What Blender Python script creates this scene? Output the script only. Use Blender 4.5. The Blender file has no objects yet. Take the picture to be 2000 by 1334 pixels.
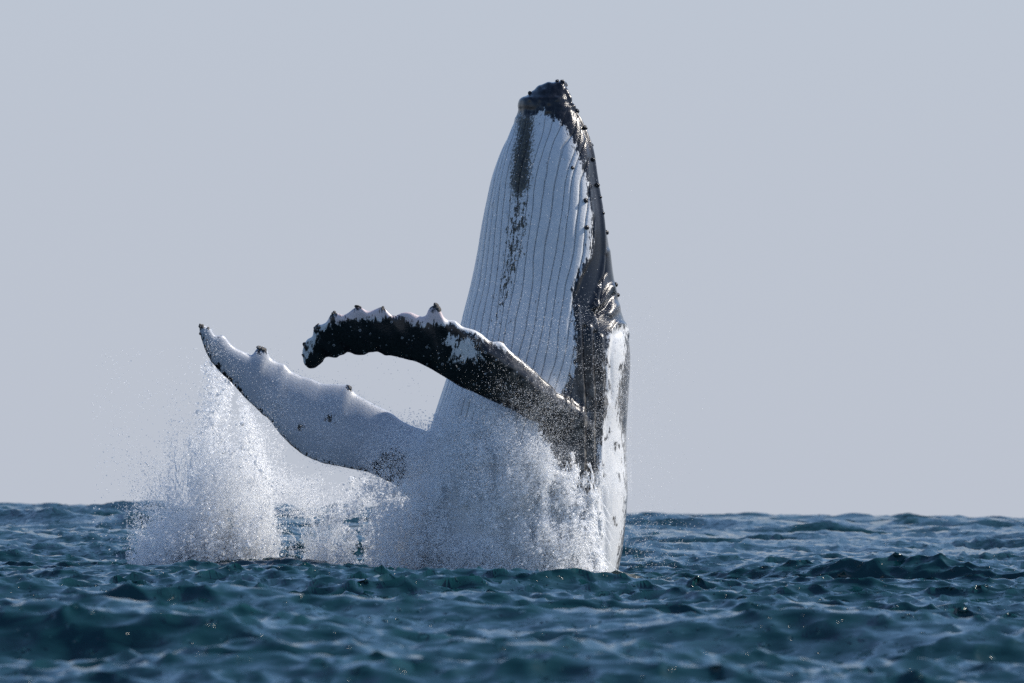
import bpy, math, random
import numpy as np
from mathutils import Matrix, Vector

rng = np.random.default_rng(7)
random.seed(7)
sc = bpy.context.scene
C = sc.collection

# ------------------------------------------------------------------ camera
CAM_H, DIST, FPX = 0.90, 100.0, 16000.0          # eye height, metres to the whale, focal length in photo pixels
PITCH = 331.0 / FPX
ROLL = math.radians(-0.77)
cam_d = bpy.data.cameras.new('camera')
cam = bpy.data.objects.new('camera', cam_d); C.objects.link(cam)
cam_d.sensor_width = 36.0
cam_d.lens = FPX * 36.0 / 2000.0
cam_d.clip_start = 1.0; cam_d.clip_end = 40000.0
cam_d.dof.use_dof = True
cam_d.dof.focus_distance = DIST - 0.8
cam_d.dof.aperture_fstop = 8.0
fwd = Vector((0, math.cos(PITCH), math.sin(PITCH)))
rgt = Vector((1, 0, 0)); upv = rgt.cross(fwd)
cr, sr = math.cos(ROLL), math.sin(ROLL)
r2 = rgt * cr - upv * sr
u2 = rgt * sr + upv * cr
CAMP = Vector((0, -DIST, CAM_H))
M = Matrix(((r2.x, u2.x, -fwd.x, CAMP.x), (r2.y, u2.y, -fwd.y, CAMP.y), (r2.z, u2.z, -fwd.z, CAMP.z), (0, 0, 0, 1)))
cam.matrix_world = M
sc.camera = cam

# ------------------------------------------------------------------ sky and sun
SUN_EL, SUN_AZ = math.radians(37), math.radians(25)    # azimuth: to the right of the view and this far behind the whale
sdir = Vector((math.cos(SUN_AZ) * math.cos(SUN_EL), math.sin(SUN_AZ) * math.cos(SUN_EL), math.sin(SUN_EL)))
w = bpy.data.worlds.new('World'); sc.world = w; w.use_nodes = True
nt = w.node_tree
bgn = nt.nodes['Background']
sky = nt.nodes.new('ShaderNodeTexSky'); sky.sky_type = 'NISHITA'; sky.sun_disc = False
sky.sun_elevation = SUN_EL
sky.sun_rotation = math.atan2(sdir.x, sdir.y)
sky.altitude = 0.0; sky.air_density = 1.0; sky.dust_density = 0.6; sky.ozone_density = 5.0
BG = 0.15
# a grey veil of sea haze, thickest at the horizon and thinning upwards, the same all round
tc = nt.nodes.new('ShaderNodeTexCoord'); sp = nt.nodes.new('ShaderNodeSeparateXYZ'); nt.links.new(tc.outputs['Generated'], sp.inputs[0])
mr = nt.nodes.new('ShaderNodeMapRange'); mr.interpolation_type = 'SMOOTHSTEP'
nt.links.new(sp.outputs[2], mr.inputs[0])
for k_, v_ in enumerate((0.03, 0.35, 0.97, 0.0)): mr.inputs[1 + k_].default_value = v_
mxs = nt.nodes.new('ShaderNodeMix'); mxs.data_type = 'RGBA'
nt.links.new(mr.outputs[0], mxs.inputs[0]); nt.links.new(sky.outputs[0], mxs.inputs[6])
mxs.inputs[7].default_value = (0.458 / BG, 0.497 / BG, 0.578 / BG, 1)
nt.links.new(mxs.outputs[2], bgn.inputs[0])
bgn.inputs[1].default_value = BG
sun_d = bpy.data.lights.new('sun', 'SUN'); sun_d.energy = 5.0; sun_d.angle = math.radians(0.6); sun_d.color = (1.0, 0.93, 0.83)
sun = bpy.data.objects.new('sun', sun_d); C.objects.link(sun)
sun.rotation_euler = sdir.to_track_quat('Z', 'Y').to_euler()
sc.view_settings.view_transform = 'Standard'; sc.view_settings.look = 'None'
sc.view_settings.gamma = 1.0; sc.view_settings.exposure = 0.12; sc.view_settings.use_curve_mapping = False
sc.cycles.use_denoising = False
sc.cycles.max_bounces = 9; sc.cycles.diffuse_bounces = 7; sc.cycles.glossy_bounces = 3; sc.cycles.transmission_bounces = 7; sc.cycles.transparent_max_bounces = 32
sc.cycles.sample_clamp_indirect = 4.0
sc.cycles.sample_clamp_direct = 7.0

# ------------------------------------------------------------------ photo pixel <-> place
R2, U2, F2, CP = (np.array(v) for v in (r2, u2, fwd, CAMP))
def P(px, py, Y):
    """point of the place seen at photo pixel (px, py) that stands at depth Y"""
    px, py, Y = np.broadcast_arrays(np.asarray(px, float), np.asarray(py, float), np.asarray(Y, float))
    a = (px - 1000) / FPX; b = -(py - 667) / FPX
    d = F2 + a[..., None] * R2 + b[..., None] * U2
    t = (Y + DIST) / d[..., 1]
    return CP + d * t[..., None]
def pix(p):
    v = p - CP
    z = v @ F2
    return 1000 + FPX * (v @ R2) / z, 667 - FPX * (v @ U2) / z

# ------------------------------------------------------------------ helpers
def tag(o, label=None, cat=None, group=None, kind=None):
    for k, v in (('label', label), ('category', cat), ('group', group), ('kind', kind)):
        if v: o[k] = v
    return o
def np_mesh(name, verts, quads=None, tris=None):
    me = bpy.data.meshes.new(name)
    n = len(verts); nq = 0 if quads is None else len(quads); ntr = 0 if tris is None else len(tris)
    me.vertices.add(n); me.vertices.foreach_set('co', np.ascontiguousarray(verts, np.float32).ravel())
    if nq + ntr:
        idx = np.concatenate([a for a in (None if quads is None else np.asarray(quads).ravel(), None if tris is None else np.asarray(tris).ravel()) if a is not None]).astype(np.int32)
        me.loops.add(len(idx)); me.loops.foreach_set('vertex_index', idx)
        me.polygons.add(nq + ntr)
        st = np.concatenate([np.arange(nq) * 4, nq * 4 + np.arange(ntr) * 3]).astype(np.int32)
        me.polygons.foreach_set('loop_start', st)
    me.update(calc_edges=True)
    me.validate()
    if nq + ntr: me.polygons.foreach_set('use_smooth', np.ones(len(me.polygons), bool))
    return me
def fattr(me, name, vals):
    a = me.attributes.new(name, 'FLOAT', 'POINT'); a.data.foreach_set('value', np.ascontiguousarray(vals, np.float32))
def link(name, me, mat=None, parent=None):
    o = bpy.data.objects.new(name, me); C.objects.link(o)
    if mat: me.materials.append(mat)
    if parent: o.parent = parent
    return o
def vnoise(x, y, seed, n=256):
    """smooth value noise on the plane"""
    g = np.random.default_rng(seed).random((n, n))
    x0 = np.floor(x).astype(int); y0 = np.floor(y).astype(int)
    fx = x - x0; fy = y - y0
    fx = fx * fx * (3 - 2 * fx); fy = fy * fy * (3 - 2 * fy)
    a = g[y0 % n, x0 % n]; b = g[y0 % n, (x0 + 1) % n]; c = g[(y0 + 1) % n, x0 % n]; d = g[(y0 + 1) % n, (x0 + 1) % n]
    return (a * (1 - fx) + b * fx) * (1 - fy) + (c * (1 - fx) + d * fx) * fy
def sstep(a, b, x):
    t = np.clip((x - a) / (b - a), 0, 1); return t * t * (3 - 2 * t)
def poly_sd(px, py, poly):
    """signed distance to a polygon in pixels, negative inside"""
    poly = np.asarray(poly, float); n = len(poly)
    best = np.full(px.shape, 1e12); inside = np.zeros(px.shape, bool)
    for i in range(n):
        ax, ay = poly[i]; bx, by = poly[(i + 1) % n]
        ex, ey = bx - ax, by - ay
        t = np.clip(((px - ax) * ex + (py - ay) * ey) / (ex * ex + ey * ey + 1e-9), 0, 1)
        best = np.minimum(best, (px - ax - t * ex) ** 2 + (py - ay - t * ey) ** 2)
        if ay != by:
            c = ((ay > py) != (by > py)) & (px < ex * (py - ay) / ey + ax)
            inside ^= c
    d = np.sqrt(best)
    return np.where(inside, -d, d)
def line_d(px, py, line):
    best = np.full(px.shape, 1e12)
    for (ax, ay), (bx, by) in zip(line[:-1], line[1:]):
        ex, ey = bx - ax, by - ay
        t = np.clip(((px - ax) * ex + (py - ay) * ey) / (ex * ex + ey * ey + 1e-9), 0, 1)
        best = np.minimum(best, (px - ax - t * ex) ** 2 + (py - ay - t * ey) ** 2)
    return np.sqrt(best)

# node helpers
class NT:
    def __init__(s, name):
        s.m = bpy.data.materials.new(name); s.m.use_nodes = True
        s.t = s.m.node_tree; s.t.nodes.clear()
        s.out = s.n('ShaderNodeOutputMaterial')
    def n(s, typ, **kw):
        nd = s.t.nodes.new(typ)
        for k, v in kw.items(): setattr(nd, k, v)
        return nd
    def l(s, a, b): s.t.links.new(a, b)
    def put(s, sock, v):
        if hasattr(v, 'is_output') or hasattr(v, 'links'): s.l(v, sock)
        else: sock.default_value = v
    def math(s, op, a, b=0.0, c=0.0, clamp=False):
        nd = s.n('ShaderNodeMath', operation=op, use_clamp=clamp)
        for i, v in enumerate((a, b, c)): s.put(nd.inputs[i], v)
        return nd.outputs[0]
    def ramp(s, v, a, b, lo=0.0, hi=1.0):
        nd = s.n('ShaderNodeMapRange', interpolation_type='SMOOTHSTEP')
        s.put(nd.inputs[0], v)
        for i, q in enumerate((a, b, lo, hi)): s.put(nd.inputs[1 + i], q)
        return nd.outputs[0]
    def mix(s, f, a, b):
        nd = s.n('ShaderNodeMix', data_type='RGBA')
        s.put(nd.inputs[0], f); s.put(nd.inputs[6], a); s.put(nd.inputs[7], b)
        return nd.outputs[2]
    def attr(s, name):
        return s.n('ShaderNodeAttribute', attribute_name=name).outputs['Fac']
    def coord(s, scale=(1, 1, 1)):
        tc = s.n('ShaderNodeTexCoord'); mp = s.n('ShaderNodeMapping'); s.l(tc.outputs['Object'], mp.inputs[0]); mp.inputs['Scale'].default_value = scale
        return mp.outputs[0]
    def noise(s, vec, scale, detail=3.0, rough=0.55, dist=0.0):
        nd = s.n('ShaderNodeTexNoise'); s.l(vec, nd.inputs['Vector'])
        nd.inputs['Scale'].default_value = scale; nd.inputs['Detail'].default_value = detail; nd.inputs['Roughness'].default_value = rough; nd.inputs['Distortion'].default_value = dist
        return nd.outputs[0]
    def vor(s, vec, scale, feature='F1'):
        nd = s.n('ShaderNodeTexVoronoi', feature=feature); s.l(vec, nd.inputs['Vector']); nd.inputs['Scale'].default_value = scale
        return nd
    def bump(s, h, strength, dist, nrm=None):
        nd = s.n('ShaderNodeBump'); s.put(nd.inputs['Height'], h); nd.inputs['Strength'].default_value = strength; nd.inputs['Distance'].default_value = dist
        if nrm is not None: s.l(nrm, nd.inputs['Normal'])
        return nd.outputs[0]
    def prin(s, **kw):
        nd = s.n('ShaderNodeBsdfPrincipled')
        for k, v in kw.items(): s.put(nd.inputs[k.replace('_', ' ')], v)
        s.l(nd.outputs[0], s.out.inputs[0])
        return nd

# ------------------------------------------------------------------ sea
def sea_tile(L, N, lo, hi, peak, hs, wind, spread, seed, chop, slope=3.85):
    """one periodic patch of wind waves between two wavelengths: height and horizontal shift"""
    r = np.random.default_rng(seed)
    k1 = np.fft.fftfreq(N, L / N) * 2 * np.pi
    kx, ky = np.meshgrid(k1, k1)
    k = np.hypot(kx, ky); k[0, 0] = 1e-6
    lam = 2 * np.pi / k
    kp = 2 * np.pi / peak
    S = np.exp(-1.25 * (kp / k) ** 2) / k ** slope
    ca = (kx * math.cos(wind) + ky * math.sin(wind)) / k
    D = np.abs(ca) ** spread + 0.05
    S = S * D * sstep(lo * 0.8, lo * 1.3, lam) * (1 - sstep(hi * 0.8, hi * 1.25, lam))
    S[0, 0] = 0
    h = np.sqrt(S) * (r.standard_normal((N, N)) + 1j * r.standard_normal((N, N)))
    H = np.fft.ifft2(h)
    sc_ = hs / 4 / H.real.std()
    H = H.real * sc_
    Dx = np.fft.ifft2(h * 1j * kx / k).real * sc_ * chop
    Dy = np.fft.ifft2(h * 1j * ky / k).real * sc_ * chop
    return L, N, np.stack([Dx, Dy, H], -1)
def samp(tile, x, y):
    L, N, A = tile
    u = x / L * N; v = y / L * N
    x0 = np.floor(u).astype(int); y0 = np.floor(v).astype(int); fx = (u - x0)[..., None]; fy = (v - y0)[..., None]
    x0 %= N; y0 %= N; x1 = (x0 + 1) % N; y1 = (y0 + 1) % N
    return (A[y0, x0] * (1 - fx) + A[y0, x1] * fx) * (1 - fy) + (A[y1, x0] * (1 - fx) + A[y1, x1] * fx) * fy
WIND = math.radians(76)
tA = sea_tile(91.0, 1024, 0.9, 40.0, 9.0, 0.52, WIND, 4.5, 11, 1.25, 4.1)
tB = sea_tile(17.3, 1024, 0.13, 1.0, 0.6, 0.082, WIND + 0.2, 2.2, 12, 1.15, 3.3)
tC = sea_tile(211.0, 512, 6.0, 45.0, 15.0, 1.25, WIND, 3.0, 21, 1.0, 4.0)   # the rougher water farther out
def steps(a, b, g):
    n = int(math.log(b / a) / g); return a * np.exp(np.linspace(0, math.log(b / a), n, endpoint=False))
rad = np.concatenate([[0.5], steps(2, 30, 0.05), steps(30, 62, 0.0022), steps(62, 86, 0.0013), steps(86, 112, 0.00062), steps(112, 150, 0.0016), steps(150, 420, 0.0026), steps(420, 1500, 0.004), steps(1500, 9000, 0.02), [9000, 20000]])
a_in = math.radians(4.6)
ang = np.concatenate([np.linspace(-math.pi, -a_in * 6, 40, endpoint=False), np.linspace(-a_in * 6, -a_in, 34, endpoint=False), np.linspace(-a_in, a_in, 400), np.linspace(a_in, a_in * 6, 35)[1:], np.linspace(a_in * 6, math.pi, 41)[1:]])
RR, AA = np.meshgrid(rad, ang, indexing='ij')
sx = RR * np.sin(AA); sy = RR * np.cos(AA) - DIST
dA = np.gradient(ang)
cell = np.maximum(np.gradient(rad)[:, None], RR * dA[None, :] * 1.0)
fA = np.clip(1.6 - np.maximum(cell / 40, RR * dA[None, :] / 2.2), 0, 1)[..., None]; fB = np.clip(1.4 - np.maximum(cell / 1.2, RR * dA[None, :] / .4), 0, 1)[..., None]
DA = samp(tA, sx + 31.0, sy + 12.0); DB = samp(tB, sx + DA[..., 0], sy + DA[..., 1])
mod = (0.55 + 0.9 * vnoise(sx / 5.5 + 40, sy / 7 + 40, 5))[..., None]
disp = DA * fA + DB * fB * mod + samp(tC, sx, sy) * (sstep(125, 300, RR) * np.clip(2 - RR * dA[None, :] / 6, 0, 1))[..., None]
sv = np.stack([sx, sy, np.zeros_like(sx)], -1) + disp
nr, na = sx.shape
SEA_H = (sx, sy, sv[..., 2])
i = np.arange(nr - 1)[:, None] * na + np.arange(na - 1)[None, :]
quads = np.stack([i, i + 1, i + na + 1, i + na], -1).reshape(-1, 4)
me = np_mesh('sea', sv.reshape(-1, 3), quads[:, ::-1])
crest = (DA[..., 2] / 0.155 * 0.5 + DB[..., 2] / 0.034 * 0.5)
fattr(me, 'crest', crest.ravel())
fattr(me, 'lod', (1 - fB[..., 0] * .999).ravel())
q = NT('sea_water')
v = q.coord((1, 1, 1)); v2 = q.coord((0.42, 1.0, 1.0))
b1 = q.noise(v2, 7.0, 4, 0.6, 0.4); b2 = q.noise(v, 26.0, 3, 0.6)
gust = q.noise(v, 0.22, 2, 0.5)
# ripples too small for the mesh tilt the surface directly
def tilt(vec, scale, detail, k, drop=0.0):
    nd = q.n('ShaderNodeTexNoise'); q.l(vec, nd.inputs['Vector']); nd.inputs['Scale'].default_value = scale; nd.inputs['Detail'].default_value = detail; nd.inputs['Roughness'].default_value = .6
    a = q.n('ShaderNodeVectorMath', operation='SUBTRACT'); q.l(nd.outputs['Color'], a.inputs[0]); a.inputs[1].default_value = (.5, .5, .5)
    b = q.n('ShaderNodeVectorMath', operation='MULTIPLY'); q.l(a.outputs[0], b.inputs[0]); b.inputs[1].default_value = (k, k, 0)
    return b.outputs[0]
def vadd(a, b):
    nd = q.n('ShaderNodeVectorMath', operation='ADD'); q.l(a, nd.inputs[0]); q.l(b, nd.inputs[1]); return nd.outputs[0]
def vscale(a, f):
    nd = q.n('ShaderNodeVectorMath', operation='SCALE'); q.l(a, nd.inputs[0]); q.put(nd.inputs[3], f); return nd.outputs[0]
geo = q.n('ShaderNodeNewGeometry')
rip = vscale(vadd(tilt(v2, 3.5, 3, .55), tilt(v2, 9.5, 3, .85)), q.ramp(gust, 0.3, 0.7, 0.6, 1.2))
farr = vscale(tilt(v, 0.9, 3, 2.4), q.attr('lod'))
nn_ = q.n('ShaderNodeVectorMath', operation='NORMALIZE'); spk = vscale(tilt(v, 45.0, 2, 8.0), q.math('MULTIPLY', q.ramp(q.attr('crest'), -.9, .9), q.ramp(q.noise(v, 13.0, 2, .5), .60, .68)))
q.l(vadd(vadd(vadd(geo.outputs['Normal'], rip), farr), spk), nn_.inputs[0])
nb = nn_.outputs[0]
fo = q.ramp(q.attr('crest'), 1.8, 2.8)
fn = q.ramp(q.math('MULTIPLY', q.noise(v, 14.0, 5, 0.75), fo), 0.22, 0.42)
col = q.mix(q.ramp(q.attr('crest'), -1.5, 2.5), (0.003, 0.024, 0.032, 1), (0.005, 0.042, 0.048, 1))
q.prin(Base_Color=q.mix(fn, col, (0.75, 0.78, 0.8, 1)), Roughness=q.math('ADD', 0.09, q.math('MULTIPLY', fn, 0.5)), IOR=1.37, Normal=nb)
sea = link('sea', me, q.m)
tag(sea, 'dark teal choppy sea reaching to the horizon', 'sea', kind='structure')

# ------------------------------------------------------------------ whale: body loft
SEC = np.array([  # photo row, left edge, right edge, depth / width, depth of axis
    [158.5, 1082, 1102, .80, .00], [161, 1066, 1107, .80, .00], [166, 1055, 1108, .80, 0], [175, 1041, 1110, .80, 0], [185, 1028, 1112, .80, 0], [193, 1015, 1115, .80, 0], [203, 1011, 1118, .80, 0],
    [212, 1012, 1123, .80, 0], [222, 1010, 1128, .80, 0], [234, 1006, 1134, .80, 0], [254, 1000, 1143, .82, 0], [289, 983, 1155, .82, 0], [343, 964, 1166, .84, 0], [397, 952, 1177, .86, 0],
    [448, 942, 1188, .88, 0], [497, 934, 1195, .90, 0], [560, 921, 1207, .92, 0], [622, 905, 1218, .94, 0], [656, 897, 1226, .95, 0], [711, 884, 1231, .96, 0],
    [760, 868, 1228, .97, 0], [835, 843, 1225, .98, 0], [895, 826, 1224, .98, 0], [952, 812, 1225, .98, 0], [1015, 805, 1221, .98, 0], [1075, 803, 1214, .98, 0],
    [1120, 803, 1206, .98, 0], [1200, 812, 1192, .98, 0], [1300, 830, 1172, .98, 0], [1420, 860, 1145, .97, 0]])
VA = math.radians(36)                                # the belly faces this far to the left of the viewer
vent = np.array([-math.sin(VA), -math.cos(VA)]); lat = np.array([math.cos(VA), -math.sin(VA)])
NR, NC = 420, 420
rows = np.interp(np.linspace(0, 1, NR) ** 1.25, np.linspace(0, 1, NR), np.linspace(158.5, 1420, NR))
def cub(xs, ys, x):
    """smooth interpolation (Catmull-Rom with monotone-ish tangents)"""
    m = np.gradient(ys, xs)
    k = np.clip(np.searchsorted(xs, x) - 1, 0, len(xs) - 2)
    h = xs[k + 1] - xs[k]; t = (x - xs[k]) / h
    return (2*t**3-3*t**2+1)*ys[k] + (t**3-2*t**2+t)*h*m[k] + (-2*t**3+3*t**2)*ys[k+1] + (t**3-t**2)*h*m[k+1]
eL = cub(SEC[:, 0], SEC[:, 1], rows); eR = cub(SEC[:, 0], SEC[:, 2], rows); asp = cub(SEC[:, 0], SEC[:, 3], rows); yc = cub(SEC[:, 0], SEC[:, 4], rows)
th = np.linspace(-math.pi, math.pi, NC, endpoint=False)   # 0 = ventral midline, + = towards the near flank
def section(r):
    ct, st = np.cos(th), np.sin(th)
    head = float(sstep(620, 300, r))
    a = np.sign(st) * np.abs(st) ** 0.96
    b = np.where(ct > 0, np.abs(ct) ** 0.95, -np.abs(ct) ** (1.0 + 0.1 * head) * (1 - 0.15 * head))
    return a, b
body = np.zeros((NR, NC, 3)); AX = np.zeros((NR, 2)); SA = np.zeros(NR); ARC = np.zeros((NR, NC))
for r_i, r in enumerate(rows):
    a, b = section(r)
    xy = a[:, None] * lat + (b * asp[r_i])[:, None] * vent
    x0, x1 = xy[:, 0].min(), xy[:, 0].max()
    pl = P(eL[r_i], r, yc[r_i]); pr = P(eR[r_i], r, yc[r_i])
    s = (pr[0] - pl[0]) / (x1 - x0)
    cx = pl[0] - x0 * s
    AX[r_i] = cx, yc[r_i]; SA[r_i] = s
    body[r_i, :, :2] = xy * s + AX[r_i]
    zc = (pl[2] + pr[2]) / 2
    # the rings lean with the camera roll so that the rows follow the animal
    body[r_i, :, 2] = zc + (pr[2] - pl[2]) / (pr[0] - pl[0]) * (body[r_i, :, 0] - (pl[0] + pr[0]) / 2)
    seg = np.hypot(*np.diff(np.vstack([body[r_i, :, :2], body[r_i, :1, :2]]), axis=0).T)
    cum = np.concatenate([[0], np.cumsum(seg)[:-1]]); ARC[r_i] = cum - np.interp(0.0, th, cum)
bv = body.reshape(-1, 3)
i = np.arange(NR - 1)[:, None] * NC; j = np.arange(NC)[None, :]; j1 = (j + 1) % NC
bq = np.stack([i + j, i + j1, i + NC + j1, i + NC + j], -1).reshape(-1, 4)[:, ::-1]
top = bv[:NC].mean(0) + np.array([0, 0, .006]); bot = bv[-NC:].mean(0) - np.array([0, 0, .01])
nb0 = len(bv)
jj = np.arange(NC); jj1 = (jj + 1) % NC
btri = np.concatenate([np.stack([np.full(NC, nb0), jj, jj1], -1)[:, ::-1], np.stack([np.full(NC, nb0 + 1), (NR - 1) * NC + jj1, (NR - 1) * NC + jj], -1)[:, ::-1]])
btri = btri[:, ::-1]; bq = bq[:, ::-1]
bv = np.vstack([bv, top, bot])

# fins: two edges (root to tip), depth along the span, thickness
def resample(pts, n):
    pts = np.asarray(pts, float); d = np.concatenate([[0], np.cumsum(np.hypot(*np.diff(pts, axis=0).T))])
    t = np.linspace(0, d[-1], n)
    return np.stack([np.interp(t, d, pts[:, 0]), np.interp(t, d, pts[:, 1])], -1)
NEAR_UP = [(1165, 850), (1146, 806), (1118, 786), (1087, 765), (1044, 724), (1009, 696), (991, 678), (983, 669), (975, 666), (960, 666), (941, 653), (926, 645), (904, 637), (889, 625), (873, 625), (866, 617), (862, 606), (858, 598), (851, 596), (843, 599), (838, 605), (833, 617), (824, 620), (817, 617), (802, 610), (794, 609), (786, 610), (771, 616), (764, 614), (758, 608), (752, 600), (746, 598), (740, 600), (730, 606), (722, 609), (715, 608), (706, 601), (699, 598), (692, 599), (687, 603), (678, 611), (668, 616), (662, 612), (653, 610), (645, 613), (642, 619), (638, 627), (631, 631), (623, 632), (616, 635), (611, 644), (611, 652), (609, 658), (601, 661), (596, 667), (591, 680), (590, 692), (594, 710), (603, 718)]
NEAR_LO = [(1130, 960), (1100, 915), (1078, 870), (1056, 839), (1034, 820), (1000, 802), (954, 782), (910, 760), (870, 738), (839, 721), (814, 709), (783, 699), (768, 696), (761, 695), (755, 697), (749, 695), (743, 691), (737, 687), (729, 688), (721, 687), (715, 691), (709, 693), (701, 694), (693, 693), (686, 689), (678, 687), (671, 692), (662, 693), (657, 698), (650, 698), (643, 697), (635, 699), (632, 707), (625, 713), (615, 719), (606, 719)]
FAR_UP = [(900, 865), (866, 850), (836, 841), (799, 827), (759, 804), (722, 786), (698, 772), (690, 765), (686, 757), (680, 751), (668, 752), (650, 751), (629, 750), (609, 740), (589, 735), (568, 725), (561, 717), (556, 711), (544, 708), (533, 702), (526, 697), (524, 688), (520, 680), (510, 678), (501, 681), (497, 689), (491, 695), (482, 691), (475, 687), (462, 681), (451, 673), (445, 665), (439, 657), (433, 654), (425, 656), (418, 655), (413, 645), (409, 639), (404, 638), (399, 634), (394, 634), (390, 637)]
FAR_LO = [(860, 1030), (820, 995), (795, 972), (775, 952), (743, 936), (714, 925), (678, 918), (629, 910), (589, 892), (564, 873), (540, 845), (520, 819), (500, 798), (479, 778), (451, 748), (427, 725), (411, 707), (400, 685), (392, 661), (388, 645), (388, 640)]
def fin(up, lo, ydep, thick, tilt, n=260, nc=22):
    U = resample(up, n); Lw = resample(lo, n)
    t = np.linspace(0, 1, n)
    yd = cub(np.array([k[0] for k in ydep]), np.array([k[1] for k in ydep]), t)
    tk = np.interp(t, [k[0] for k in thick], [k[1] for k in thick])
    c = 0.5 - 0.5 * np.cos(np.linspace(0, math.pi, nc))
    prof = 1.9 * (c ** 0.5) * (1 - c) ** 0.75 + 0.0
    rings = []
    for k in range(n):
        pts = U[k] * (1 - c)[:, None] + Lw[k] * c[:, None]
        base = P(pts[:, 0], pts[:, 1], yd[k] + tilt * (c - .5) * np.hypot(*(U[k] - Lw[k])) / 160)
        ch = np.hypot(*(U[k] - Lw[k])) / 160
        h = np.minimum(tk[k], ch * .42) * prof * 0.5 + 0.012
        f = base.copy(); f[:, 1] -= h; g = base.copy(); g[:, 1] += h
        rings.append(np.vstack([f, g[::-1]]))
    V = np.array(rings); m = V.shape[1]
    ii = np.arange(n - 1)[:, None] * m; j = np.arange(m)[None, :]; j1 = (j + 1) % m
    Q = np.stack([ii + j, ii + j1, ii + m + j1, ii + m + j], -1).reshape(-1, 4)
    V2 = np.vstack([V.reshape(-1, 3), V[0].mean(0), V[-1].mean(0)])
    a = n * m; jj = np.arange(m); jj1 = (jj + 1) % m
    T = np.concatenate([np.stack([np.full(m, a), jj1, jj], -1), np.stack([np.full(m, a + 1), (n - 1) * m + jj, (n - 1) * m + jj1], -1)])
    return V2, Q, T
nv, nq_, ntq = fin(NEAR_UP, NEAR_LO, [(0, -.75), (.12, -1.08), (.28, -1.45), (.55, -1.80), (.8, -1.95), (1, -1.80)], [(0, .55), (.12, .42), (.3, .30), (.6, .20), (1, .10)], 0.25)
fv, fq, ftq = fin(FAR_UP, FAR_LO, [(0, .25), (.2, .20), (.5, .0), (.8, -.25), (1, -.5)], [(0, .45), (.2, .34), (.5, .24), (1, .12)], -0.2)
allv = np.vstack([bv, nv, fv])
allq = np.vstack([bq, nq_ + len(bv), fq + len(bv) + len(nv)])
allt = np.vstack([btri, ntq + len(bv), ftq + len(bv) + len(nv)])
src = np_mesh('whale_source', allv, allq, allt)
import bmesh
bm = bmesh.new(); bm.from_mesh(src)
bmesh.ops.recalc_face_normals(bm, faces=bm.faces); bm.to_mesh(src); bm.free()
tmp = bpy.data.objects.new('whale_source', src); C.objects.link(tmp)
md = tmp.modifiers.new('remesh', 'REMESH'); md.mode = 'VOXEL'; md.voxel_size = 0.0165; md.adaptivity = 0
dg = bpy.context.evaluated_depsgraph_get()
wm = bpy.data.meshes.new_from_object(tmp.evaluated_get(dg))
bpy.data.objects.remove(tmp); bpy.data.meshes.remove(src)
wm.name = 'humpback_body'
n = len(wm.vertices)
co = np.empty(n * 3, np.float32); wm.vertices.foreach_get('co', co); co = co.reshape(-1, 3).astype(float)
ed = np.empty(len(wm.edges) * 2, np.int32); wm.edges.foreach_get('vertices', ed); ed = ed.reshape(-1, 2)
deg = np.bincount(ed.ravel(), minlength=n).astype(float)
def lap(p):
    out = np.empty_like(p)
    for a in range(p.shape[1]):
        out[:, a] = (np.bincount(ed[:, 0], p[ed[:, 1], a], n) + np.bincount(ed[:, 1], p[ed[:, 0], a], n)) / deg
    return out
def body_uv(p):
    """row, angle from the belly line, arc length from the belly line, distance ratio to the loft surface"""
    zc = body[:, :, 2].mean(1)
    px, py = pix(p)
    r = py
    ax = np.interp(r, rows, AX[:, 0]); ay = np.interp(r, rows, AX[:, 1]); s = np.interp(r, rows, SA); ap = np.interp(r, rows, asp)
    d = p[:, :2] - np.stack([ax, ay], -1)
    a = d @ lat / s; b = d @ vent / (s * ap)
    t = np.arctan2(a, b); rho = np.hypot(a, b)
    ri = np.interp(r, rows, np.arange(NR)); ti = (t + math.pi) / (2 * math.pi) * NC
    r0 = np.clip(ri.astype(int), 0, NR - 2); fr = ri - r0
    t0 = ti.astype(int) % NC; t1 = (t0 + 1) % NC; ft = ti - np.floor(ti)
    def bl(A):
        nx0 = np.where(t1 == 0, -A[r0, 0], A[r0, t1]); nx1 = np.where(t1 == 0, -A[r0 + 1, 0], A[r0 + 1, t1])
        return (A[r0, t0] * (1 - ft) + nx0 * ft) * (1 - fr) + (A[r0 + 1, t0] * (1 - ft) + nx1 * ft) * fr
    return px, py, t, bl(ARC), rho
px, py, tt, arc, rho = body_uv(co)
# melt the fins into the flanks
wgt = np.exp(-((rho - 1.04) / 0.16) ** 2) * ((rho > 1.0) | (np.abs(rho - 1) < .03))
jn = line_d(px, py, [(1160, 830), (1120, 800), (1080, 850), (1100, 920), (1135, 965)]) < 55
jf = (px < 880) & (py > 815) & (py < 1040)
wg = np.clip((jn & (co[:, 1] < -.3)) * 1.0 + jf * 1.0, 0, 1)
for _ in range(3): wg = lap(lap(wg[:, None]))[:, 0]
for _ in range(34):
    co += (lap(co) - co) * (wg * 0.8)[:, None]
for _ in range(2): co += (lap(co) - co) * 0.5
px, py, tt, arc, rho = body_uv(co)
isbody = 1 - sstep(1.10, 1.22, rho) * ((co[:, 1] < -.55) | (px < 900))
isbody = np.where(py < 590, 1.0, isbody)
near = (1 - isbody) * (co[:, 1] < -.55) ; far = (1 - isbody) * (co[:, 1] >= -.55)
wm.vertices.foreach_set('co', co.astype(np.float32).ravel()); wm.update()
no = np.empty(n * 3, np.float32); wm.vertex_normals.foreach_get('vector', no); no = no.reshape(-1, 3)
front = sstep(-.25, .15, -no[:, 1])
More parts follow.
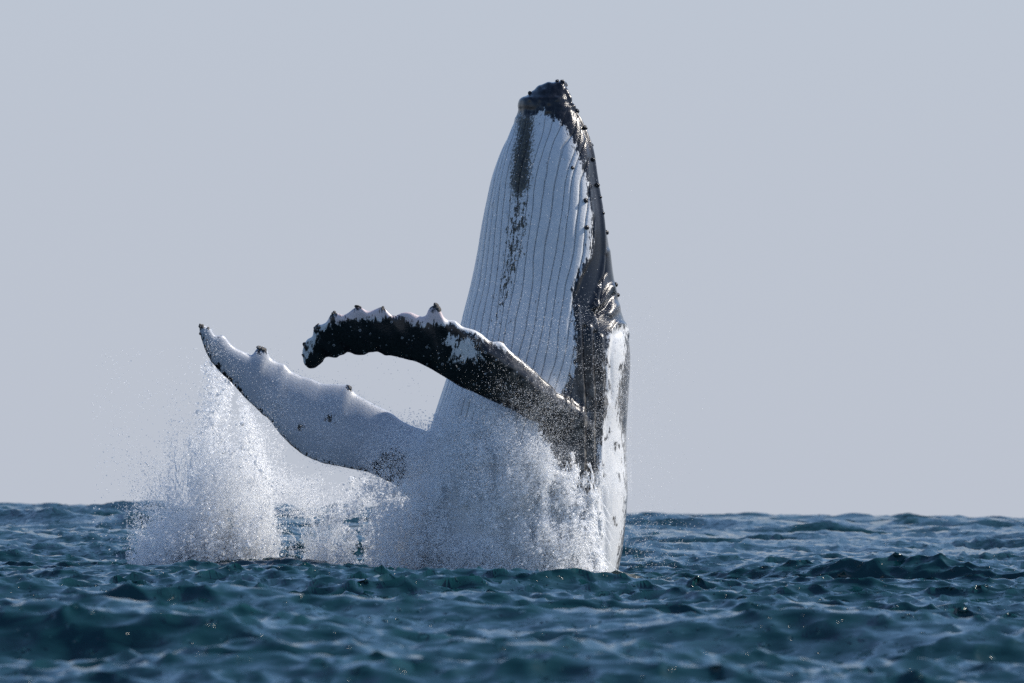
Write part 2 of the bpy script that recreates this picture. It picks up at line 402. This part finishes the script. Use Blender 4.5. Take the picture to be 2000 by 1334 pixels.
# jaw edge: angle from the belly line at which the grooved throat ends
JAW = np.array([[150, 96], [235, 92], [300, 88], [390, 84], [450, 82], [500, 76], [540, 64], [580, 57], [640, 55], [700, 56], [760, 58], [900, 60], [1420, 62]])
jaw = np.radians(np.interp(py, JAW[:, 0], JAW[:, 1]))
dj = (np.abs(tt) - jaw) * np.interp(py, rows, SA)        # metres beyond the jaw edge
throat = sstep(.02, -.05, dj) * isbody * sstep(205, 250, py) * (.12 + .88 * sstep(960, 760, py))
wob = (vnoise(py / 330 + 9, arc * 7 + 50, 13) - .5) * .085 + (vnoise(py / 70 + 9, arc * 5 + 50, 3) - .5) * .045 + (vnoise(py / 17 + 9, arc * 9 + 50, 4) - .5) * .008
jarc = jaw * np.interp(py, rows, SA)
bend = 0.15 * np.exp(-np.clip(jarc - np.abs(arc), 0, 9) / .2) * sstep(560, 400, py)
groove = (np.sign(arc) * (np.abs(arc) - bend) + wob) / 0.105 + 0.5
prof = np.abs((groove % 1.0) - .5) * 2                   # 1 at a groove, 0 on a pleat's crown
disp_n = throat * 0.019 * (1 - prof ** 5) * sstep(.05, .3, py / 1000 - .2 + .1)
# mouth line, lips and folds
mouth = np.radians(np.interp(py, [150, 300, 400, 450, 500, 540, 580, 620], [112, 108, 104, 100, 97, 90, 82, 76]))
dm = (np.abs(tt) - mouth) * np.interp(py, rows, SA)
mk = isbody * sstep(640, 590, py) * sstep(165, 190, py)
disp_n += mk * (-0.040 * np.exp(-(dm / .022) ** 2) + 0.028 * np.exp(-((dm + .075) / .05) ** 2) - 0.03 * sstep(-.01, .05, dm))
def ridge(line, width, amp):
    global disp_n
    disp_n += amp * np.exp(-(line_d(px, py, line) / width) ** 2) * front * isbody
ridge([(1184, 500), (1187, 530), (1172, 556)], 3.5, -.035)
ridge([(1197, 560), (1178, 590), (1160, 600)], 6, .035)
ridge([(1203, 575), (1188, 600), (1165, 615)], 3.5, -.03)
ridge([(1206, 598), (1192, 612)], 8, .03)
ridge([(1192, 490), (1199, 540), (1206, 575)], 5, .02)
ridge([(1186, 760), (1183, 690), (1190, 650), (1203, 632), (1218, 634), (1227, 655)], 5, .024)
ridge([(1193, 780), (1191, 700), (1199, 655), (1213, 648)], 5, -.012)
for x0, y0, x1, y1, a in ((1128, 600, 1140, 930, .02), (1142, 640, 1150, 950, -.022), (1152, 640, 1158, 955, .02), (1163, 650, 1166, 950, -.022), (1174, 660, 1172, 930, .018), (1120, 700, 1108, 760, -.02), (1176, 960, 1182, 1100, -.012), (1166, 980, 1168, 1110, .014)):
    ridge([(x0, y0), ((x0 + x1) / 2 + 4, (y0 + y1) / 2), (x1, y1)], 4.5, a)
ridge([(1000, 250), (990, 330), (968, 400)], 5, .01)
disp_n += isbody * (vnoise(px / 9 + 20, py / 8 + 20, 18) - .5) * .035 * sstep(250, 215, py) * .6
disp_n += isbody * (vnoise(px / 45 + 20, py / 60 + 20, 8) - .5) * .02 * (1 - throat)
# fins: a stiff front rim and soft hollows
disp_n += (1 - isbody) * ((vnoise(px / 30 + 20, py / 30 + 20, 9) - .5) * (.028 * near + .012 * far))
nrid = [(1118, 812), (1060, 770), (1000, 722), (950, 690)]
disp_n += near * front * 0.03 * np.exp(-(line_d(px, py, nrid) / 12) ** 2)
disp_n += near * front * -0.03 * np.exp(-(line_d(px, py, [(1065, 815), (1035, 796), (1060, 838)]) / 7) ** 2)
co = co + no * disp_n[:, None]
wm.vertices.foreach_set('co', co.astype(np.float32).ravel()); wm.update()

# skin pigment: positive = dark, in photo-pixel units from the edge of a marking
CL = 40.0
def ins(poly): return np.clip(-poly_sd(px, py, poly), -CL, CL)
POLY_CAP = [(1000, 150), (1240, 150), (1240, 640), (1200, 640), (1186, 655), (1182, 690), (1183, 740), (1186, 800), (1178, 850), (1170, 900), (1162, 962), (1150, 965), (1115, 940), (1080, 895), (1052, 845), (1060, 800), (1092, 772), (1110, 750), (1120, 725), (1124, 690), (1121, 640), (1117, 590), (1120, 552), (1132, 522), (1147, 503), (1154, 480), (1149, 452), (1153, 430), (1150, 398), (1144, 360), (1134, 315), (1121, 285), (1108, 256), (1092, 238), (1072, 226), (1058, 216), (1044, 222), (1036, 228), (1010, 226), (1000, 200)]
POLY_RIM = [(1240, 640), (1219, 650), (1221, 690), (1212, 740), (1204, 790), (1212, 830), (1219, 860), (1221, 960), (1215, 1030), (1207, 1085), (1200, 1120), (1240, 1120)]
POLY_MID = [(1008, 222), (1044, 225), (1041, 260), (1039, 320), (1034, 370), (1008, 392), (997, 362), (1003, 300), (1010, 260)]
POLY_STR = [(998, 350), (1038, 350), (1046, 440), (1034, 510), (1008, 570), (985, 640), (955, 640), (968, 540), (978, 440)]
dk = np.maximum(ins(POLY_CAP), ins(POLY_RIM))
bside = (np.abs(tt) - jaw) * np.interp(py, rows, SA) * 160
dk_body = np.where((front > .3) | (py < 640), dk, np.clip(bside - 10, -CL, CL))
dk_body = np.where((tt < 0), np.where(py < 232, dk, np.clip(-jaw * 0 + (np.abs(tt) - jaw * 1.08) * 160, -CL, CL)), dk_body)
dk_body = np.maximum(dk_body, np.where(np.abs(tt) > 2.2, CL, -CL))
for ln, wd in (([(1192, 838), (1187, 855), (1181, 857)], 2), ([(1202, 866), (1201, 877)], 2.5), ([(1209, 868), (1210, 872)], 2), ([(1178, 908), (1179, 930)], 1.6), ([(1209, 925), (1210, 940)], 1.6), ([(1199, 1012), (1200, 1024)], 2.5), ([(1183, 705), (1191, 716)], 2.5), ([(1186, 745), (1188, 757)], 4), ([(1192, 750), (1193, 762)], 3), ([(1211, 715), (1208, 722)], 1.5)):
    dk_body = np.maximum(dk_body, np.where((front > .2) & (tt > 0), (wd * .55 - line_d(px, py, ln)) * 2.0 + 2.5, -CL))
NB = [(580, 730), (600, 700), (612, 668), (630, 645), (655, 628), (700, 622), (740, 625), (765, 615), (790, 620), (810, 634), (832, 634), (850, 630), (874, 634), (892, 640), (910, 650), (960, 668), (1000, 690), (1150, 790), (1200, 980), (1000, 960), (950, 830), (600, 740)]
dk_n = ins(NB)
for c, rr in (((905, 682), 22), ((885, 670), 12), ((925, 690), 14)):
    dk_n = np.minimum(dk_n, (np.hypot(px - c[0], py - c[1]) - rr) * .55 + 1)
for c in ((617, 639), (598, 680), (652, 614), (697, 601), (746, 599), (851, 602)):   # dark tops of the knobs
    dk_n = np.maximum(dk_n, 8 - np.hypot(px - c[0], (py - c[1]) * .9))
FB = [(745, 882), (790, 885), (826, 870), (835, 885), (830, 960), (800, 985), (770, 955), (730, 935), (725, 915)]
dk_f = ins(FB)
dk_f = np.maximum(dk_f, 5.0 - line_d(px, py, FAR_LO[2:]))
for c, rr in (((510, 681), 9), ((685, 755), 7), ((388, 642), 7), ((400, 690), 8), ((406, 637), 4), ((432, 653), 3), ((646, 816), 7), ((586, 834), 5)):
    dk_f = np.maximum(dk_f, rr - np.hypot(px - c[0], py - c[1]))
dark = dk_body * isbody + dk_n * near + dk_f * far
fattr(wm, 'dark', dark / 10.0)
fattr(wm, 'groove', groove)
fattr(wm, 'throat', throat)
fattr(wm, 'arc', arc * isbody)
stripe = np.maximum(ins(POLY_MID) / 10, -3) * isbody * (front > .3) - 3 * (1 - isbody) - 3 * (front <= .3)
fattr(wm, 'midline', stripe)
st2 = np.clip(ins(POLY_STR) / 22, -3, 1)
fattr(wm, 'fleck', np.where((isbody > .5) & (front > .3), st2, -3))
fattr(wm, 'nearfin', near)
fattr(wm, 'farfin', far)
fattr(wm, 'sheen_mottle', np.clip(near * sstep(940, 1050, px) + isbody * front * sstep(640, 820, py) * (tt > 0), 0, 1))  # fin root and lower flank, where the dark skin gets its painted sheen
fattr(wm, 'pinkrim', .55 * near * sstep(26, 8, line_d(px, py, [(655, 618), (700, 608), (750, 605), (800, 618), (855, 615)])))
wm.polygons.foreach_set('use_smooth', np.ones(len(wm.polygons), bool))

s = NT('whale_skin')
oc = s.coord(); lng = s.coord((1, 1, .28))
n1 = s.noise(oc, 9.0, 5, 0.62); n2 = s.noise(oc, 38.0, 4, 0.65); nl = s.noise(lng, 30.0, 4, 0.6)
rag = s.math('ADD', s.math('MULTIPLY', s.math('SUBTRACT', n1, .5), 2.2), s.math('ADD', s.math('MULTIPLY', s.math('SUBTRACT', n2, .5), 1.4), s.math('MULTIPLY', s.math('SUBTRACT', nl, .5), 4.2)))
dk = s.ramp(s.math('ADD', s.attr('dark'), rag), -0.25, 0.30)
# dark mottling of the chin stripe and flecks that trail from it
mid = s.ramp(s.math('ADD', s.attr('midline'), s.math('MULTIPLY', s.math('SUBTRACT', n2, .5), 5.0)), -.5, .8)
fl = s.ramp(s.math('ADD', s.math('MULTIPLY', s.attr('fleck'), .20), s.math('ADD', s.math('MULTIPLY', nl, .8), s.math('MULTIPLY', n2, .5))), .83, .89)
mm = s.math('MAXIMUM', mid, fl, clamp=True)
white = s.mix(s.ramp(n1, .3, .8), (.66, .68, .70, 1), (.80, .80, .79, 1))
nm = s.noise(s.coord((1, 1, .35)), 22.0, 5, .7)
white = s.mix(s.ramp(nm, .635, .69), white, (.10, .10, .11, 1))
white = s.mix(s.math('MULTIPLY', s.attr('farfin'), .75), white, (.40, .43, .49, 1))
white = s.mix(s.attr('pinkrim'), white, (.72, .50, .48, 1))
olive = s.mix(s.ramp(n2, .42, .6), (.014, .014, .014, 1), (.09, .08, .05, 1))
c1 = s.mix(mm, white, olive)
# pale scars, rings and scratches on dark skin
vr = s.vor(oc, 16.0); ring = s.math('MULTIPLY', s.ramp(s.math('ABSOLUTE', s.math('SUBTRACT', vr.outputs['Distance'], .23)), .05, .02), s.math('GREATER_THAN', s.n('ShaderNodeSeparateColor').outputs[0], 2.0))
sepc = s.n('ShaderNodeSeparateColor'); s.l(vr.outputs['Color'], sepc.inputs[0])
ring = s.math('MULTIPLY', s.ramp(s.math('ABSOLUTE', s.math('SUBTRACT', vr.outputs['Distance'], .2)), .07, .02), s.math('GREATER_THAN', sepc.outputs[0], .72))
vs = s.vor(oc, 24.0); sp2 = s.n('ShaderNodeSeparateColor'); s.l(vs.outputs['Color'], sp2.inputs[0])
spot = s.math('MULTIPLY', s.ramp(vs.outputs['Distance'], .26, .12), s.math('GREATER_THAN', sp2.outputs[1], .70))
mark = s.math('MULTIPLY', s.math('MULTIPLY', s.math('MAXIMUM', ring, spot), s.ramp(n1, .38, .58)), s.math('ADD', .10, s.math('MULTIPLY', s.attr('nearfin'), .85)))
black = s.mix(s.ramp(n2, .35, .75), (.005, .005, .007, 1), (.018, .018, .021, 1))
black = s.mix(s.math('MULTIPLY', s.attr('sheen_mottle'), s.ramp(n1, .38, .7)), black, (.19, .18, .165, 1))  # grey-brown mottling, with wet sheen painted into the base colour
black = s.mix(mark, black, (.45, .46, .48, 1))
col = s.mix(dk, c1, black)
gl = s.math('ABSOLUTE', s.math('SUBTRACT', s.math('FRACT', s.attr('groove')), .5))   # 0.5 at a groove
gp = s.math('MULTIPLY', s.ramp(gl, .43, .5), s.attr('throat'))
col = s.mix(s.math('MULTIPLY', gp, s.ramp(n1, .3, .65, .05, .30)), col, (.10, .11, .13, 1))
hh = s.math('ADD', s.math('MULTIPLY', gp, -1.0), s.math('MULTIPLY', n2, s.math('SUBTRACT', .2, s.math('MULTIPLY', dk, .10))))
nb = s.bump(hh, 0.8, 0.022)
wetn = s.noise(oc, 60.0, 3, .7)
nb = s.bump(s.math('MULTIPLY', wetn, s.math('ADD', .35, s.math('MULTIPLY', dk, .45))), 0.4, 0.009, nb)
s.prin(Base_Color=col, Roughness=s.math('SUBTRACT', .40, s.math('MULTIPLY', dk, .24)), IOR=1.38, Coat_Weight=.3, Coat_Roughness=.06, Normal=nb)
whale = bpy.data.objects.new('humpback_whale', None); C.objects.link(whale)
whale.location = (float(AX[-1, 0]), 0, 0)
tag(whale, 'breaching humpback whale with grooved pale throat and long knobbly flippers', 'whale')
wm.materials.clear()
bodyo = link('body', wm, s.m, whale); bodyo.matrix_parent_inverse = whale.matrix_world.inverted() if False else Matrix.Translation(-whale.location)

# ------------------------------------------------------------------ knobs on the jaw, barnacles on the fins
km = NT('knob_skin')
o2 = km.coord(); kn = km.noise(o2, 30, 4, .6)
km.prin(Base_Color=km.mix(km.ramp(kn, .4, .7), (.010, .010, .012, 1), (.045, .042, .045, 1)), Roughness=.25, Normal=km.bump(kn, .6, .01))
bn = NT('barnacle_shell')
o3 = bn.coord(); b3 = bn.noise(o3, 60, 3, .6)
bn.prin(Base_Color=bn.mix(bn.ramp(b3, .45, .6), (.018, .017, .017, 1), (.16, .15, .14, 1)), Roughness=.5, Normal=bn.bump(b3, .8, .012))
def lump_mesh(name, seed, lumps, mat):
    bm = bmesh.new(); r = random.Random(seed)
    for k in range(lumps):
        a = r.uniform(0, 6.28); d = 0 if lumps == 1 else r.uniform(.2, .75)
        m = Matrix.Translation((math.cos(a) * d, math.sin(a) * d, r.uniform(-.1, .25))) @ Matrix.Diagonal((r.uniform(.5, .8), r.uniform(.5, .8), r.uniform(.6, .95), 1))
        if lumps == 1: m = Matrix.Diagonal((1, 1, 1.0, 1))
        bmesh.ops.create_icosphere(bm, subdivisions=2, radius=1.0 if lumps == 1 else .8, matrix=m)
    for vtx in bm.verts:
        vtx.co *= 1 + r.uniform(-.09, .09)
    me = bpy.data.meshes.new(name); bm.to_mesh(me); bm.free()
    for p_ in me.polygons: p_.use_smooth = True
    me.materials.append(mat); return me
knob_me = [lump_mesh('tubercle', k, 1, km.m) for k in range(3)] + [lump_mesh('tubercle', 9, 3, km.m)]
barn_me = [lump_mesh('barnacle', 20 + k, 5, bn.m) for k in range(3)]
px, py = pix(co)
wm.vertex_normals.foreach_get('vector', no := np.empty(n * 3, np.float32)); no = no.reshape(-1, 3)
def stick(name, me, x, y, r, lift=.3, sz=1.0):
    d = np.hypot(px - x, py - y)
    k = np.argmin(d + np.clip(co[:, 1] + 2.5, 0, 9) * 1.5)
    nn = Vector(no[k]); p = Vector(co[k]) + nn * (r * lift)
    o = link(name, me, None, whale)
    mw = Matrix.Translation(p) @ nn.to_track_quat('Z', 'Y').to_matrix().to_4x4() @ Matrix.Rotation(random.uniform(0, 6.28), 4, 'Z') @ Matrix.Diagonal((r, r, r * sz, 1))
    o.matrix_local = Matrix.Translation(-whale.location) @ mw
    return o
for x, y, r in ((1089, 159, .030), (1098, 160, .042), (1104, 166, .034), (1035, 182, .030), (1128, 216, .036), (1142, 250, .046), (1155, 284, .028), (1159, 311, .032), (1166, 362, .034), (1118, 327, .026), (1144, 392, .036), (1146, 444, .034), (1178, 416, .020), (1190, 452, .034), (1206, 555, .034), (1209, 576, .030), (1174, 385, .018)):
    stick('tubercle', knob_me[3] if r > .04 else random.choice(knob_me[:3]), x, y, r * .9, .05, .9)
for x, y, r in ((851, 600, .055), (746, 601, .030), (698, 601, .048), (653, 613, .042), (617, 637, .040), (597, 672, .042), (593, 695, .03), (510, 682, .055), (684, 756, .040), (394, 638, .040), (406, 640, .03), (646, 816, .048), (586, 834, .03), (390, 655, .03), (980, 668, .03)):
    stick('barnacle', random.choice(barn_me), x, y, r, -.12, .22 if (x, y) in ((646, 816), (586, 834)) else .5)

# ------------------------------------------------------------------ spray and splashes
dm_ = NT('spray_water')
df = dm_.n('ShaderNodeBsdfDiffuse'); df.inputs[0].default_value = (.97, .98, .99, 1)
tr = dm_.n('ShaderNodeBsdfTranslucent'); tr.inputs[0].default_value = (.97, .98, .99, 1)
gs = dm_.n('ShaderNodeBsdfGlossy'); gs.inputs[0].default_value = (1, 1, 1, 1); gs.inputs[1].default_value = .28
m1 = dm_.n('ShaderNodeMixShader'); m1.inputs[0].default_value = .5; dm_.l(df.outputs[0], m1.inputs[1]); dm_.l(tr.outputs[0], m1.inputs[2])
m2 = dm_.n('ShaderNodeMixShader'); dm_.l(dm_.attr('glint'), m2.inputs[0]); dm_.l(m1.outputs[0], m2.inputs[1]); dm_.l(gs.outputs[0], m2.inputs[2])
tp = dm_.n('ShaderNodeBsdfTransparent')
m3 = dm_.n('ShaderNodeMixShader'); m3.inputs[0].default_value = .30; dm_.l(m2.outputs[0], m3.inputs[1]); dm_.l(tp.outputs[0], m3.inputs[2])
dm_.l(m3.outputs[0], dm_.out.inputs[0])
SPRAY = dm_.m
gt = bpy.data.node_groups.new('droplets', 'GeometryNodeTree')
gt.interface.new_socket('Geometry', in_out='INPUT', socket_type='NodeSocketGeometry')
gt.interface.new_socket('Geometry', in_out='OUTPUT', socket_type='NodeSocketGeometry')
gi = gt.nodes.new('NodeGroupInput'); go = gt.nodes.new('NodeGroupOutput')
mp = gt.nodes.new('GeometryNodeMeshToPoints'); na_ = gt.nodes.new('GeometryNodeInputNamedAttribute'); na_.data_type = 'FLOAT'; na_.inputs[0].default_value = 'size'
smn = gt.nodes.new('GeometryNodeSetMaterial'); smn.inputs['Material'].default_value = SPRAY
gt.links.new(gi.outputs[0], mp.inputs['Mesh']); gt.links.new(na_.outputs[0], mp.inputs['Radius'])
gt.links.new(mp.outputs[0], smn.inputs[0]); gt.links.new(smn.outputs[0], go.inputs[0])
def spray(name, label, pts, size):
    keep = pts[:, 2] > -.3
    pts, size = pts[keep], size[keep]
    me = np_mesh(name, pts); fattr(me, 'size', size); fattr(me, 'glint', .03 + .75 * rng.random(len(pts)) ** 6)
    o = link(name, me, SPRAY)
    o.modifiers.new('droplets', 'NODES').node_group = gt
    tag(o, label, 'spray', kind='stuff')
    return o
def sizes(n, lo, hi, pw=3.0):
    return lo + (hi - lo) * rng.random(n) ** pw
def fbm(x, y, seed): return (vnoise(x, y, seed) + .5 * vnoise(x * 2.1, y * 2.1, seed + 1) + .25 * vnoise(x * 4.3, y * 4.3, seed + 2) + .14 * vnoise(x * 9, y * 9, seed + 3)) / 1.89
def cloud(n, box, dens, y0, ysd, seed, scale=(40, 40), contrast=(.35, .65), solid=None, clump=0.0):
    """droplets spread through a region in proportion to a density, broken up by clumps"""
    got = []; tot = 0
    while tot < n:
        m = n * 2
        x = rng.uniform(box[0], box[2], m); y = rng.uniform(box[1], box[3], m)
        f = sstep(contrast[0], contrast[1], fbm(x / scale[0] + 30, y / scale[1] + 30, seed))
        if solid is not None: f = f + (1 - f) * solid(x, y)
        ok = rng.random(m) < np.clip(dens(x, y) * f, 0, 1)
        got.append(np.stack([x[ok], y[ok]], -1)); tot += ok.sum()
    g = np.vstack(got)[:n]
    yy = (y0(g[:, 0], g[:, 1]) if callable(y0) else y0) + rng.normal(0, 1, n) * ysd
    if clump > 0:                                     # torn clots: part of the drops gather round a few of the others
        m = int(n * clump); k = max(8, m // 55)
        ci = rng.integers(0, n, k); wt = rng.random(k) ** 3 + .03
        own = ci[rng.choice(k, m, p=wt / wt.sum())]
        sg = np.exp(rng.normal(.9, .6, n))[own]
        g[:m] = g[own] + rng.normal(0, 1, (m, 2)) * sg[:, None] * np.array([1, 1.7]); yy[:m] = yy[own] + rng.normal(0, 1, m) * sg * .008
    return P(g[:, 0], g[:, 1], yy)
def strands(n, x_of, base_y, h_of, y0, ysd, per, spread, lean):
    """threads of water thrown up along arcs and breaking into drops"""
    out = []; sz = []
    for k in range(n):
        x = x_of(); h = h_of(x); yy = rng.normal(y0, ysd)
        t = rng.random(per) ** 1.3
        dx = rng.normal(lean, 14)
        wob = np.cumsum(rng.normal(0, .6, 24)); wx = np.interp(t, np.linspace(0, 1, 24), wob)
        py_ = base_y - h * t + rng.normal(0, 1, per) * (1 + 5 * t)
        px_ = x + dx * t + wx + rng.normal(0, 1, per) * (spread * (.3 + t))
        out.append(P(px_, py_, yy + rng.normal(0, .05, per))); sz.append((.0035 + .009 * rng.random(per) ** 2.5) * (1.1 - .5 * t))
    return np.vstack(out), np.concatenate(sz)
def ropes(n, start, length, y0, ysd, r0, up=-1.0, curl=.25):
    """torn threads of water: chains of touching drops that thin out towards the tip"""
    out = []; sz = []
    for k in range(n):
        x, y = start(); L = length() ; m = int(L / .55)
        a = math.atan2(up, rng.normal(0, .45)) + np.cumsum(rng.normal(0, curl * .12, m)) + np.linspace(0, rng.normal(0, .6), m)
        xs = x + np.cumsum(np.cos(a)) * .55; ys = y + np.cumsum(np.sin(a)) * .55
        t = np.linspace(0, 1, m)
        r = r0 * rng.uniform(.5, 1.2) * (1 - .6 * t) * (.65 + .7 * vnoise(np.arange(m) / 7 + k * 3.3, np.full(m, k * 1.7), 77))
        yy = rng.normal(y0(x, y) if callable(y0) else y0, ysd) + np.cumsum(rng.normal(0, .002, m))
        out.append(P(xs, ys, yy)); sz.append(r)
    return np.vstack(out), np.concatenate(sz)
# 1 the splash thrown up under the far fin
L_ = lambda y: np.interp(y, [640, 740, 800, 900, 1000, 1050, 1110, 1180], [400, 378, 355, 335, 285, 250, 225, 222])
R_ = lambda y: np.interp(y, [640, 740, 800, 900, 1000, 1050, 1110, 1180], [415, 450, 495, 528, 535, 540, 548, 550])
def d1(x, y):
    l, r = L_(y), R_(y); u = (x - l) / (r - l)
    prof = sstep(0, .6, u) ** 1.6 * sstep(1.03, .88, u)
    vert = np.interp(y, [640, 740, 820, 900, 980, 1040, 1120], [.03, .20, .34, .46, .62, .9, 1.])
    gap = 1 - .85 * np.exp(-((x - 455 + (y - 1000) * .05) / 12) ** 2) * sstep(1085, 1040, y)
    return prof * vert * gap
p1 = cloud(260000, (200, 640, 560, 1180), d1, .75, .38, 31, (17, 75), (.30, .62), lambda x, y: sstep(960, 1080, y) * .6, .55)
p1b = cloud(90000, (215, 1020, 550, 1175), lambda x, y: sstep(222, 275, x) * sstep(550, 525, x) * sstep(1030, 1105, y + 14 * np.sin(x / 23.0)), .55, .30, 35, (20, 30), (.2, .6), None, .45)
p1 = np.vstack([p1, p1b])
s1 = sizes(len(p1), .0016, .019, 6)
q1, z1 = strands(120, lambda: rng.choice([rng.normal(420, 45), rng.normal(500, 18), rng.normal(330, 40)]), 1115, lambda x: abs(rng.normal(0, 1)) * 110 + 90 + (90 if 380 < x < 520 else 0), (.75), .35, 420, 7, -4)
h1 = cloud(16000, (180, 680, 560, 1120), lambda x, y: np.clip(.30 * sstep(210, 420, x) * sstep(690, 1000, y) * (x < 560) + .03, 0, 1), (.6), .5, 33, (60, 60), (.2, .7))
r1, w1 = ropes(320, lambda: (rng.choice([rng.normal(430, 50), rng.normal(505, 14), rng.normal(370, 30)]), rng.uniform(880, 1110)), lambda: rng.uniform(12, 50), .7, .3, .008)
spray('spray', 'bluish white splash thrown up beneath the pale far flipper', np.vstack([p1, q1, r1, h1]), np.concatenate([s1, z1, w1, sizes(len(h1), .003, .010)]))
# 2 the broken splash between the two
def d2(x, y):
    l = np.interp(y, [900, 960, 1010, 1060, 1125], [700, 640, 618, 605, 590]) + 10 * np.sin(y / 9.0)
    return sstep(0, 60, x - l) * np.interp(y, [880, 950, 1010, 1125], [.06, .16, .45, .85]) * sstep(890, 790, x) * (.55 + .45 * sstep(640, 800, x))
p2 = cloud(90000, (570, 890, 890, 1190), d2, .55, .30, 41, (26, 34), (.32, .62), lambda x, y: sstep(700, 800, x) * sstep(950, 1060, y) * .7, .55)
q2, z2 = strands(60, lambda: rng.normal(640, 28), 1122, lambda x: abs(rng.normal(0, 1)) * 60 + 40, .5, .25, 220, 5, -6)
h2 = cloud(9000, (540, 900, 830, 1010), lambda x, y: np.clip(.2 * sstep(900, 960, y - (x - 600) * .1) + .05, 0, 1), .6, .4, 43, (50, 50), (.2, .7))
r2_, w2 = ropes(170, lambda: (rng.normal(640, 26), rng.uniform(985, 1115)), lambda: rng.uniform(10, 50), .5, .2, .008, -.8, .5)
spray('spray', 'sparse ragged splash in the gap between the two fuller splashes', np.vstack([p2, q2, r2_, h2]), np.concatenate([sizes(len(p2), .0016, .018, 6), z2, w2, sizes(len(h2), .003, .009)]))
# 3 the fine curtain in front of the body
def yfront(x, y):
    s_ = np.interp(y, rows, SA) * .97; ax = np.interp(y, rows, AX[:, 0])
    X = P(x, y, -1.2)[..., 0] - ax
    return -np.sqrt(np.clip(s_ ** 2 - X ** 2, 0, 9))
def d3(x, y):
    l = np.interp(y, [740, 790, 860, 960, 1040, 1125], [880, 858, 815, 800, 795, 780])
    r = np.interp(y, [740, 800, 850, 960, 1125], [960, 1010, 1080, 1150, 1180])
    low = NEARLO(x)
    return sstep(-6, 30, x - l) * sstep(0, 60, r - x) * (y > low - 4) * np.interp(y, [740, 800, 900, 1000, 1125], [.45, .6, .85, .8, .8])
nlx = np.array([k[0] for k in NEAR_LO[:10]])[::-1]; nly = np.array([k[1] for k in NEAR_LO[:10]])[::-1]
NEARLO = lambda x: np.interp(x, nlx, nly)
p3 = cloud(200000, (770, 740, 1190, 1200), d3, lambda x, y: yfront(x, y) - .24, .12, 51, (26, 40), (.28, .64), None, .35)
p3c = cloud(100000, (700, 900, 930, 1200), lambda x, y: sstep(715, 800, x - (y - 1000) * -.15) * sstep(935, 850, x) * sstep(905, 1010, y), -.75, .22, 57, (28, 34), (.2, .65), None, .4)
p3b = cloud(9000, (640, 780, 860, 960), lambda x, y: sstep(660, 830, x) * sstep(790, 900, y), -.35, .2, 53, (45, 45), (.2, .7))
spray('spray', 'fine misty curtain of droplets hiding the lower belly', np.vstack([p3, p3c, p3b]), np.concatenate([sizes(len(p3), .0015, .014, 6), sizes(len(p3c), .0015, .015, 6), sizes(len(p3b), .003, .009)]))
# 4 the foaming water that pours off the flank
def d4(x, y):
    l = np.interp(y, [860, 920, 1000, 1120], [1060, 1050, 1035, 1020]); r = np.interp(y, [860, 920, 1000, 1120], [1100, 1145, 1168, 1185])
    return sstep(0, 35, x - l) * sstep(0, 14, r - x) * sstep(880, 960, y)
p4 = cloud(100000, (1000, 860, 1200, 1200), d4, lambda x, y: yfront(x, y) - .07, .05, 61, (14, 26), (.34, .60), None, .4)
r4, w4 = ropes(220, lambda: (rng.uniform(1045, 1180), rng.uniform(900, 1080)), lambda: rng.uniform(20, 70), lambda x, y: float(yfront(np.array(x), np.array(y))) - .10, .04, .009, 1.6)
spray('spray', 'sunlit white foaming water pouring down beside the pale flank', np.vstack([p4, r4]), np.concatenate([sizes(len(p4), .003, .022, 5), w4]))
# 5 loose drops over and around the animal
p5 = cloud(24000, (880, 300, 1235, 970), lambda x, y: (.02 + .98 * sstep(520, 900, y) * sstep(860, 1080, x)) * (x > np.interp(y, SEC[:, 0], SEC[:, 1]) + 8), lambda x, y: np.minimum(yfront(x, y), -1.0 - (1150 - x) / 160 * .45) - .35, .12, 71, (60, 60), (.15, .75))
p6 = cloud(3500, (1222, 480, 1460, 1110), lambda x, y: sstep(1440, 1230, x) ** 2 * sstep(480, 760, y), .2, .8, 73, (80, 80), (.1, .8))
p7 = cloud(14000, (400, 640, 860, 960), lambda x, y: np.clip(.02 + 1.0 * sstep(14, -8, poly_sd(x, y, FAR_UP + FAR_LO[::-1])), 0, 1), -.9, .2, 75, (80, 80), (.2, .8))
spray('spray', 'loose scattered drops hanging in the air round the whale', np.vstack([p5, p6, p7]), np.concatenate([sizes(len(p5), .0016, .0045), sizes(len(p6) + len(p7), .0018, .0055)]))
